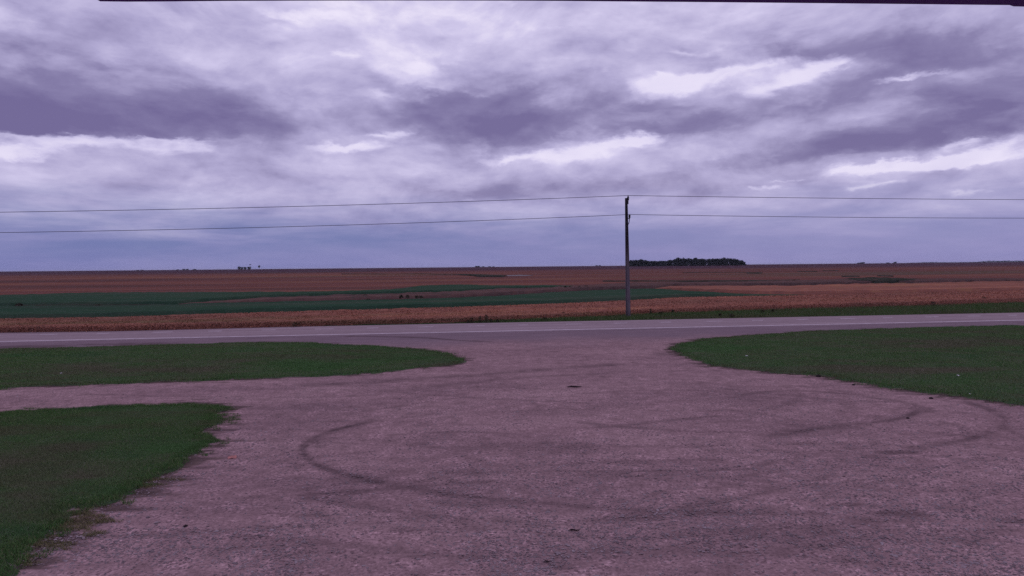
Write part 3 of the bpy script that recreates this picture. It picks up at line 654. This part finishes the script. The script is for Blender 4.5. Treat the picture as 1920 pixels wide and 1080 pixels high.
# ------------------------------------------------------------------ trees
def make_tree(h, w_, seed, nleaf=850, base=.02, name='tree', shape=None, ls=.62):
    r = np.random.default_rng(seed); root = empty(name, (0, 0, 0))
    lobes = shape or [(r.uniform(-.28, .28)*w_, r.uniform(-.28, .28)*w_, h*z_, w_*r.uniform(.30, .44), h*r.uniform(.16, .24)) for z_ in (.16, .2, .3, .42, .5, .6, .7, .76, .8)]
    C = []
    for i in range(nleaf):
        lx, ly, lz, lr, lh = lobes[i % len(lobes)]
        d = r.normal(size=3); d /= np.linalg.norm(d); k = r.uniform(.55, 1.08)
        C.append((lx+d[0]*lr*k, ly+d[1]*lr*k, max(base*h, lz+d[2]*lh*k)))
    v, f = leafquads(np.array(C), r.uniform(.6, 1.3, nleaf)*ls)
    mesh('crown', v, f, MLEAF, root)
    tr = [tube([(0, 0, -.5), (.05*w_, 0, h*.3), (0, .03*w_, h*.75)], [h*.03, h*.022, h*.007], 7)]
    for lx, ly, lz, lr, lh in ([] if shape else lobes[:6]): tr.append(tube([(.04*w_, 0, h*.25), (lx*.6, ly*.6, (h*.25+lz)*.5), (lx, ly, lz)], [h*.013, h*.009, h*.004], 5))
    V_, F_ = join(tr); mesh('trunk', V_, F_, MBARK, root)
    return root
def copy_tree(o):
    c = o.copy(); COL.objects.link(c)
    for ch in o.children:
        k = ch.copy(); COL.objects.link(k); k.parent = c
    return c
protos = [make_tree(8, 6.5, s_) for s_ in (1, 2, 3, 4, 5)]; used = set()
def hor(px): return 509-.0094*px-.2
def put_tree(px, topy, dist, w_, label, group, cat='tree', pi=None):
    i = random.randrange(5) if pi is None else pi
    pr_ = protos[i]; o = pr_ if i not in used else copy_tree(pr_); used.add(i)
    d = ray(px, 500.); d = d/d[1]; x = d[0]*dist; z0 = float(T(x, dist))
    dt = ray(px, topy); dt = dt/dt[1]; h = CAMH+dt[2]*dist-z0
    o.location = (x, dist, z0); o.scale = (w_/6.5, w_/6.5, h/8/.98); o.rotation_euler = (0, 0, random.uniform(0, 6.28))
    tag(o, label, cat, group); return o
prof = [(1181,489),(1190,487.5),(1203,485.5),(1212,487.5),(1221,490),(1230,488.5),(1240,488.2),(1252,488),(1260,484.8),(1280,484.3),(1300,484.3),(1320,484.2),(1333,484.5),(1345,484),(1360,484),(1375,485.5),(1385,487.5),(1394,488.3)]
gpos = []
xq = 1183.
while xq < 1396:
    gpos.append((xq, 0)); xq += random.uniform(5.5, 8.5)
gpos += [(x_+3, 1) for x_ in np.arange(1190, 1388, 10.5)]
GG = 'trees of the far grove'
firsts = [p for p in gpos if p[1] == 0]
for (x_, row) in gpos:
    ty = float(np.interp(x_, [p[0] for p in prof], [p[1] for p in prof]))+random.uniform(-1.2, 2.0)
    if row == 0 and x_ == firsts[0][0]: lab = 'leftmost low tree of the far grove, right beside the pole'
    elif row == 0 and x_ == firsts[-1][0]: lab = 'rounded tree closing the right end of the far grove'
    elif row == 0 and x_ == firsts[-2][0]: lab = 'tree next to the rounded one at the right end of the grove'
    elif x_ < 1222: lab = 'low dark tree, %s row, humped left end of the far grove' % ('front', 'back')[row]
    elif x_ < 1254: lab = 'low dark tree, %s row, in the dip of the far grove' % ('front', 'back')[row]
    else: lab = 'tall dark tree, %s row, %s of the far grove' % (('front', 'back')[row], 'left shoulder' if x_ < 1290 else 'middle' if x_ < 1345 else 'right part')
    put_tree(x_, ty+(0 if row == 0 else .6), 720+row*14+random.uniform(-4, 4), random.uniform(4.6, 7.0), lab, GG)
FT = [(448,499.8,6,'leftmost bushy tree of the small clump on the left horizon'),(454,500.8,6,'second bushy tree of the small clump on the left horizon'),(460,500.6,7,'third bushy tree of the small clump on the left horizon'),(466,500.2,7,'right bushy tree of the clump, under the tall tufted tree'),
 (258,506.2,6,'tiny tree left in the faint pair on the left horizon'),(266,505.8,6,'tiny tree right in the faint pair on the left horizon'),(333,505,5,'first speck of a tree in the row left of the clump'),(345,504.2,7,'second, largest tree in the faint row left of the clump'),(351,504.2,5,'third tree in the faint row left of the clump'),(364,504.6,8,'last tree in the faint row left of the clump'),
 (893,498.9,7,'left tree of the tiny row near the middle horizon'),(898,498.7,6,'second tree of the tiny row near the middle horizon'),(906,499.3,6,'third tree of the tiny row near the middle horizon'),(918,499.4,7,'fourth tree of the tiny row near the middle horizon'),(925,499.4,5,'last tree of the tiny row near the middle horizon'),
 (1119,497.4,6,'tiny tree on the horizon left of the pole'),(1125,497.4,6,'tiny tree on the horizon nearest the left of the pole'),
 (1611,492.6,9,'left tree of the rounded clump on the right horizon'),(1617,491.6,9,'right tree of the rounded clump on the right horizon'),(1665,492.2,8,'left one of two small trees on the right horizon'),(1678,490.8,8,'right one of two small trees on the right horizon')]
for (x_, ty, w_, lab) in FT: put_tree(x_, ty, 1500, w_, lab, 'small distant trees along the horizon')
def special(px, topy, dist, name, shape, lab, w_, leaf=300):
    d = ray(px, 500.); d = d/d[1]; x = d[0]*dist; z0 = float(T(x, dist)); dt = ray(px, topy); dt = dt/dt[1]; h = CAMH+dt[2]*dist-z0
    sh = [(a*w_, bb*w_, c*h, e*w_, f_*h) for a, bb, c, e, f_ in shape]
    o = make_tree(h, w_, 50+int(px), leaf, name=name, shape=sh, ls=.5); o.location = (x, dist, z0); tag(o, lab, 'tree')
special(469, 495.4, 1500, 'tree', [(.05,0,.92,.42,.07),(-.1,0,.9,.3,.06),(.1,0,.45,.3,.12),(0,0,.25,.45,.16)], 'tall thin tree with a tufted top above the left clump', 6)
special(486, 497, 1500, 'tree', [(-.05,0,.66,.42,.26),(.05,0,.74,.36,.22),(0,0,.6,.38,.2)], 'lone round crowned tree on a bare trunk on the left horizon', 6)
# far wood beyond the right rise
n = 30000; px = rng.uniform(1700, 2300, n); dd = rng.uniform(3000, 3080, n); d = ray(px, np.full(n, 495.)); d = d/d[:, 1:2]
hh = np.interp(px, [1700, 1745, 1775, 1830, 1850, 1920, 2300], [.3, 3.2, 1.6, 1.6, 6.2, 6.8, 6.5])*(.7+.5*vnoise(px*.25, px*0, 2))
C = np.stack([d[:, 0]*dd, dd, 3.3+hh*rng.random(n)], -1); v, f = leafquads(C, rng.uniform(.7, 1.6, n))
tag(mesh('far_wood', v, f, MLEAF), 'far off dark wood along the right horizon', kind='stuff')

# ------------------------------------------------------------------ utility pole and wires
pb = G(1178, 595.0); D = pb[1]
def zat(px, py, dist=None):
    d = ray(px, py); d = d/d[1]; dist = dist or D; return d[0]*dist, CAMH+d[2]*dist
xt, zt = zat(1174.2, 371.5); 
pole = empty('utility_pole', (pb[0], pb[1], 0)); dxt = xt-pb[0]
print('pole', pb, 'top', xt, zt)
ns = 14; pts = [(dxt*t, 0, -.6*(1-t)+zt*t if t == 0 else zt*t) for t in np.linspace(0, 1, ns)]
rr = np.interp(np.linspace(0, 1, ns), [0, .4, 1], [.20, .165, .105]); v, f = tube(pts, rr, 20); mesh('shaft', v, f, MWOOD, pole, True)
def loc(px, py): x, z = zat(px, py); return np.array([x-pb[0], 0., z])
tp = loc(1177.2, 373); ins = [(.035, -.42), (.035, -.12), (.06, -.10), (.085, -.02), (.07, .06), (.095, .10), (.06, .17), (.04, .24), (.02, .27)]
v, f = lathe([(r, z) for r, z in ins], tp+np.array([.02, 0, 0])); mesh('insulator', v, f, MDARK, pole)
v, f = join([tube([tp+np.array([-.16, 0, -.22]), tp+np.array([.04, 0, -.22])], .025, 6), tube([tp+np.array([-.16, 0, -.36]), tp+np.array([.04, 0, -.36])], .025, 6)]); mesh('mounting_bracket', v, f, MDARK, pole)
lo_ = loc(1180.6, 402.2); arm_y = loc(1180.4, 409.5)
v, f = lathe([(.04, 0), (.05, .04), (.085, .08), (.07, .16), (.095, .2), (.06, .28), (.03, .31)], arm_y); mesh('insulator', v, f, MDARK, pole)
px0 = loc(1175.5, 409.8); pe = loc(1176.8, 423.5)
v, f = join([tube([px0, arm_y+np.array([.03, 0, -.02])], .035, 6), tube([arm_y+np.array([0, 0, 0]), loc(1180.0, 414), loc(1178.8, 419.5), pe], [.03, .03, .03, .03], 6)]); mesh('side_bracket', v, f, MDARK, pole)
xc = loc(1175.0, 409)
v, f = lathe([(.125, 0), (.125, .05)], loc(1174.8, 424)); mesh('pole_band', v, f, MDARK, pole)
# ground wire stapled down the pole
v, f = tube([(dxt*t+.0-np.interp(t, [0, 1], [.15, .08]), -np.interp(t, [0, .4, 1], [.16, .13, .085]), zt*t) for t in np.linspace(.02, .95, 10)], .012, 5); mesh('ground_wire', v, f, MDARK, pole)
tag(pole, 'weathered wooden utility pole standing on the verge across the highway', 'utility pole')
def wire(name, lab, L, Rr, att):
    a0 = np.array([pb[0]+att[0], pb[1]]); P_ = []
    for side_, pts_ in ((-1, L), (1, Rr)):
        ss, zz = [], []
        for px_, py_ in pts_:
            d = ray(px_, py_); d = d/d[1]
            # sight line meets the vertical plane through the pole along the road
            t = (a0@rn)/(np.array([d[0], 1.])@rn); s_ = (np.array([d[0]*t, t])-a0)@rd; ss.append(s_); zz.append(CAMH+d[2]*t-att[2])
        ss, zz = np.array(ss), np.array(zz); c, *_ = np.linalg.lstsq(np.stack([ss, ss*ss], -1), zz, rcond=None)
        s1 = side_*(abs(ss[-1] if side_ > 0 else ss[0])+14); q_ = np.linspace(0, s1, 40)
        print(name, side_, c, ss, zz)
        pp = [(a0[0]+rd[0]*k, a0[1]+rd[1]*k, att[2]+c[0]*k+c[1]*k*k) for k in q_]
        P_ = (pp[::-1]) if side_ < 0 else P_+pp[1:]
    v, f = tube(P_, .021, 6); return tag(mesh(name, v, f, MWIRE), lab, 'power line')
tpz = tp+np.array([.02, 0, .27]); wire('power_line', 'upper overhead wire running over the pole top', [(0,398),(300,392.6),(640,384.8),(860,378.5)], [(1500,370.8),(1700,373),(1920,374.3)], tpz)
lw = arm_y+np.array([0, 0, .31]); wire('power_line', 'lower overhead wire held on the side bracket of the pole', [(0,436),(300,431),(640,422.2),(860,415)], [(1500,406.6),(1700,408.2),(1920,409)], lw)

# ------------------------------------------------------------------ eave above the camera
def eave_part(px, bot, name, root, depth0=1.0):
    V_ = []; n_ = len(px)
    for a, c in zip(px, bot):
        d = ray(a, c); d = d/d[1]; x, z = d[0]*depth0, CAMH+d[2]*depth0
        V_ += [(x, depth0, z), (x, depth0, z+.16), (x, depth0-.03, z+.16), (x, depth0-.03, z+.004)]
    F_ = []
    for i in range(n_-1):
        for k in range(4): F_.append((i*4+k, i*4+(k+1) % 4, i*4+4+(k+1) % 4, i*4+4+k))
    F_ += [(3, 2, 1, 0), tuple((n_-1)*4+k for k in range(4))]
    return mesh(name, V_, F_, MEAVE, root)
ev = empty('roof_eave', (0, 1, 4.55))
o = eave_part([181,188,240,300,420,560,700,860,960,1060,1150,1300,1410,1560,1700,1850,1893,1900,1925,2300], [-1,2.6,3.2,2.9,1.8,1.2,.9,1.0,1.2,1.8,2.6,3.8,4.8,6.2,7.6,9.2,9.6,12.0,12.6,15], 'fascia', ev)
o.location = (0, -1, -4.55)
V_ = [(-.62, .97, 4.68), (2.2, .97, 4.68), (2.2, -.6, 4.72), (-.62, -.6, 4.72), (-.62, .97, 4.71), (2.2, .97, 4.71), (2.2, -.6, 4.75), (-.62, -.6, 4.75)]
o = mesh('soffit', V_, [(0, 1, 2, 3), (7, 6, 5, 4), (0, 4, 5, 1), (1, 5, 6, 2), (2, 6, 7, 3), (3, 7, 4, 0)], MEAVE, ev); o.location = (0, -1, -4.55)
tag(ev, 'dark purple metal roof eave edge along the top of the view', 'roof eave')

# ------------------------------------------------------------------ bits lying about
def crumple(name, px, py, size, m_, lab, cat, zs=.4, grp=None, n=5, zoff=.0):
    g = G(px, py); t = np.linspace(-1, 1, n); yy2, xx2 = np.meshgrid(t, t, indexing='ij')
    r = np.sqrt(xx2**2+yy2**2); z = (rng.random((n, n))*zs+.1)*size*(r < 1.3)
    V_ = np.stack([xx2*size*(1+.15*rng.normal(size=(n, n))), yy2*size*.7*(1+.15*rng.normal(size=(n, n))), z], -1)
    V2 = V_.copy(); V2[..., 2] = np.maximum(V_[..., 2]-size*.12, 0)
    F1 = gridfaces(n, n); F2 = F1[:, ::-1]+n*n
    ring = [i for i in range(n)]+[i*n+n-1 for i in range(1, n)]+[n*n-2-i for i in range(n-1)]+[(n-2-i)*n for i in range(n-2)]
    F_ = [tuple(int(k) for k in q_) for q_ in np.concatenate([F1, F2])]+[(ring[i], ring[i]+n*n, ring[(i+1) % len(ring)]+n*n, ring[(i+1) % len(ring)]) for i in range(len(ring))]
    o = mesh(name, np.concatenate([V_.reshape(-1, 3), V2.reshape(-1, 3)]), F_, m_); o.location = (g[0], g[1], zoff); o.rotation_euler = (0, 0, random.uniform(0, 6))
    return tag(o, lab, cat, grp)
LT = 'scraps of litter on the grass'
crumple('litter', 1400, 670, .045, MPAPER, 'white scrap of litter near the left tip of the right lawn', 'litter', grp=LT, zoff=.06)
crumple('litter', 1797, 707.5, .055, MPAPER, 'brightest white scrap of litter in the middle of the right lawn', 'litter', grp=LT, zoff=.06)
crumple('litter', 1819, 742, .028, MPAPER, 'small white scrap near the gravel edge of the right lawn', 'litter', grp=LT, zoff=.06)
crumple('litter', 115, 702.5, .04, MPAPER, 'pale scrap of litter on the far left lawn', 'litter', grp=LT, zoff=.06)
crumple('scrap', 436, 858, .12, MRED, 'flat reddish scrap on the gravel beside the near left lawn', 'scrap', .12)
def stick(px, py, ln, rad, lab):
    g = G(px, py); pts_ = [(-ln/2, 0, rad), (-ln*.2, .015, rad*1.6), (ln*.15, -.01, rad*1.2), (ln/2, .02, rad)]
    br_ = [(0, 0, rad), (ln*.1, .05, rad*2)]
    v, f = join([tube(pts_, [rad*.4, rad, rad*.9, rad*.3], 6), tube(br_, [rad*.5, rad*.2], 5)])
    o = mesh('stick', v, f, MSTICK); o.location = (g[0], g[1], .0); o.rotation_euler = (0, 0, random.uniform(-.1, .1)); tag(o, lab, 'stick', 'dark sticks on the gravel')
stick(1077, 995.5, .19, .012, 'short dark stick on the gravel near the bottom of the view'); stick(1077, 727, .5, .03, 'dark stick in the middle of the gravel yard'); stick(1026, 1054, .1, .009, 'smallest dark twig nearest the camera')
def clod(px, py, r_, lab):
    g = G(px, py); prof_ = [(r_*.7, -.01), (r_, r_*.2), (r_*.85, r_*.5), (r_*.4, r_*.7), (.003, r_*.75)]
    v, f = lathe(prof_, (0, 0, 0), 9); v = [tuple(np.array(p)*(1+.18*np.sin(7*p[0]/r_+3*p[1]/r_+px))) for p in v]
    o = mesh('clod', v, f, MSTICK); o.location = (g[0], g[1], 0); tag(o, lab, 'clod', 'dark clods on the gravel')
clod(348, 987, .035, 'small dark clod alone on the gravel right of the near lawn'); clod(1702, 784.5, .04, 'dark clod inside the curved tyre track on the right')
clod(1745, 747.5, .06, 'dark clod just below the right lawn edge'); clod(1535, 706.5, .09, 'flat dark clod at the fringe of the right lawn'); clod(1600, 722, .05, 'dark clod between the lawn fringe and the tyre tracks')

# ------------------------------------------------------------------ thin air between here and the horizon
hm = bpy.data.materials.new('haze_air'); hm.use_nodes = True; ht = hm.node_tree; ht.nodes.clear()
hv = ht.nodes.new('ShaderNodeVolumePrincipled'); ho = ht.nodes.new('ShaderNodeOutputMaterial'); ht.links.new(hv.outputs[0], ho.inputs['Volume'])
hv.inputs['Density'].default_value = .00006; hv.inputs['Color'].default_value = (.80, .84, 1.0, 1)
x0, x1, y0, y1, z0, z1 = -17500, 17500, -300, 12400, -1.2, 14
V_ = [(x0,y0,z0),(x1,y0,z0),(x1,y1,z0),(x0,y1,z0),(x0,y0,z1),(x1,y0,z1),(x1,y1,z1),(x0,y1,z1)]
tag(mesh('haze', V_, [(3,2,1,0),(4,5,6,7),(0,1,5,4),(1,2,6,5),(2,3,7,6),(3,0,4,7)], hm), 'thin bluish haze over the far fields', kind='stuff')
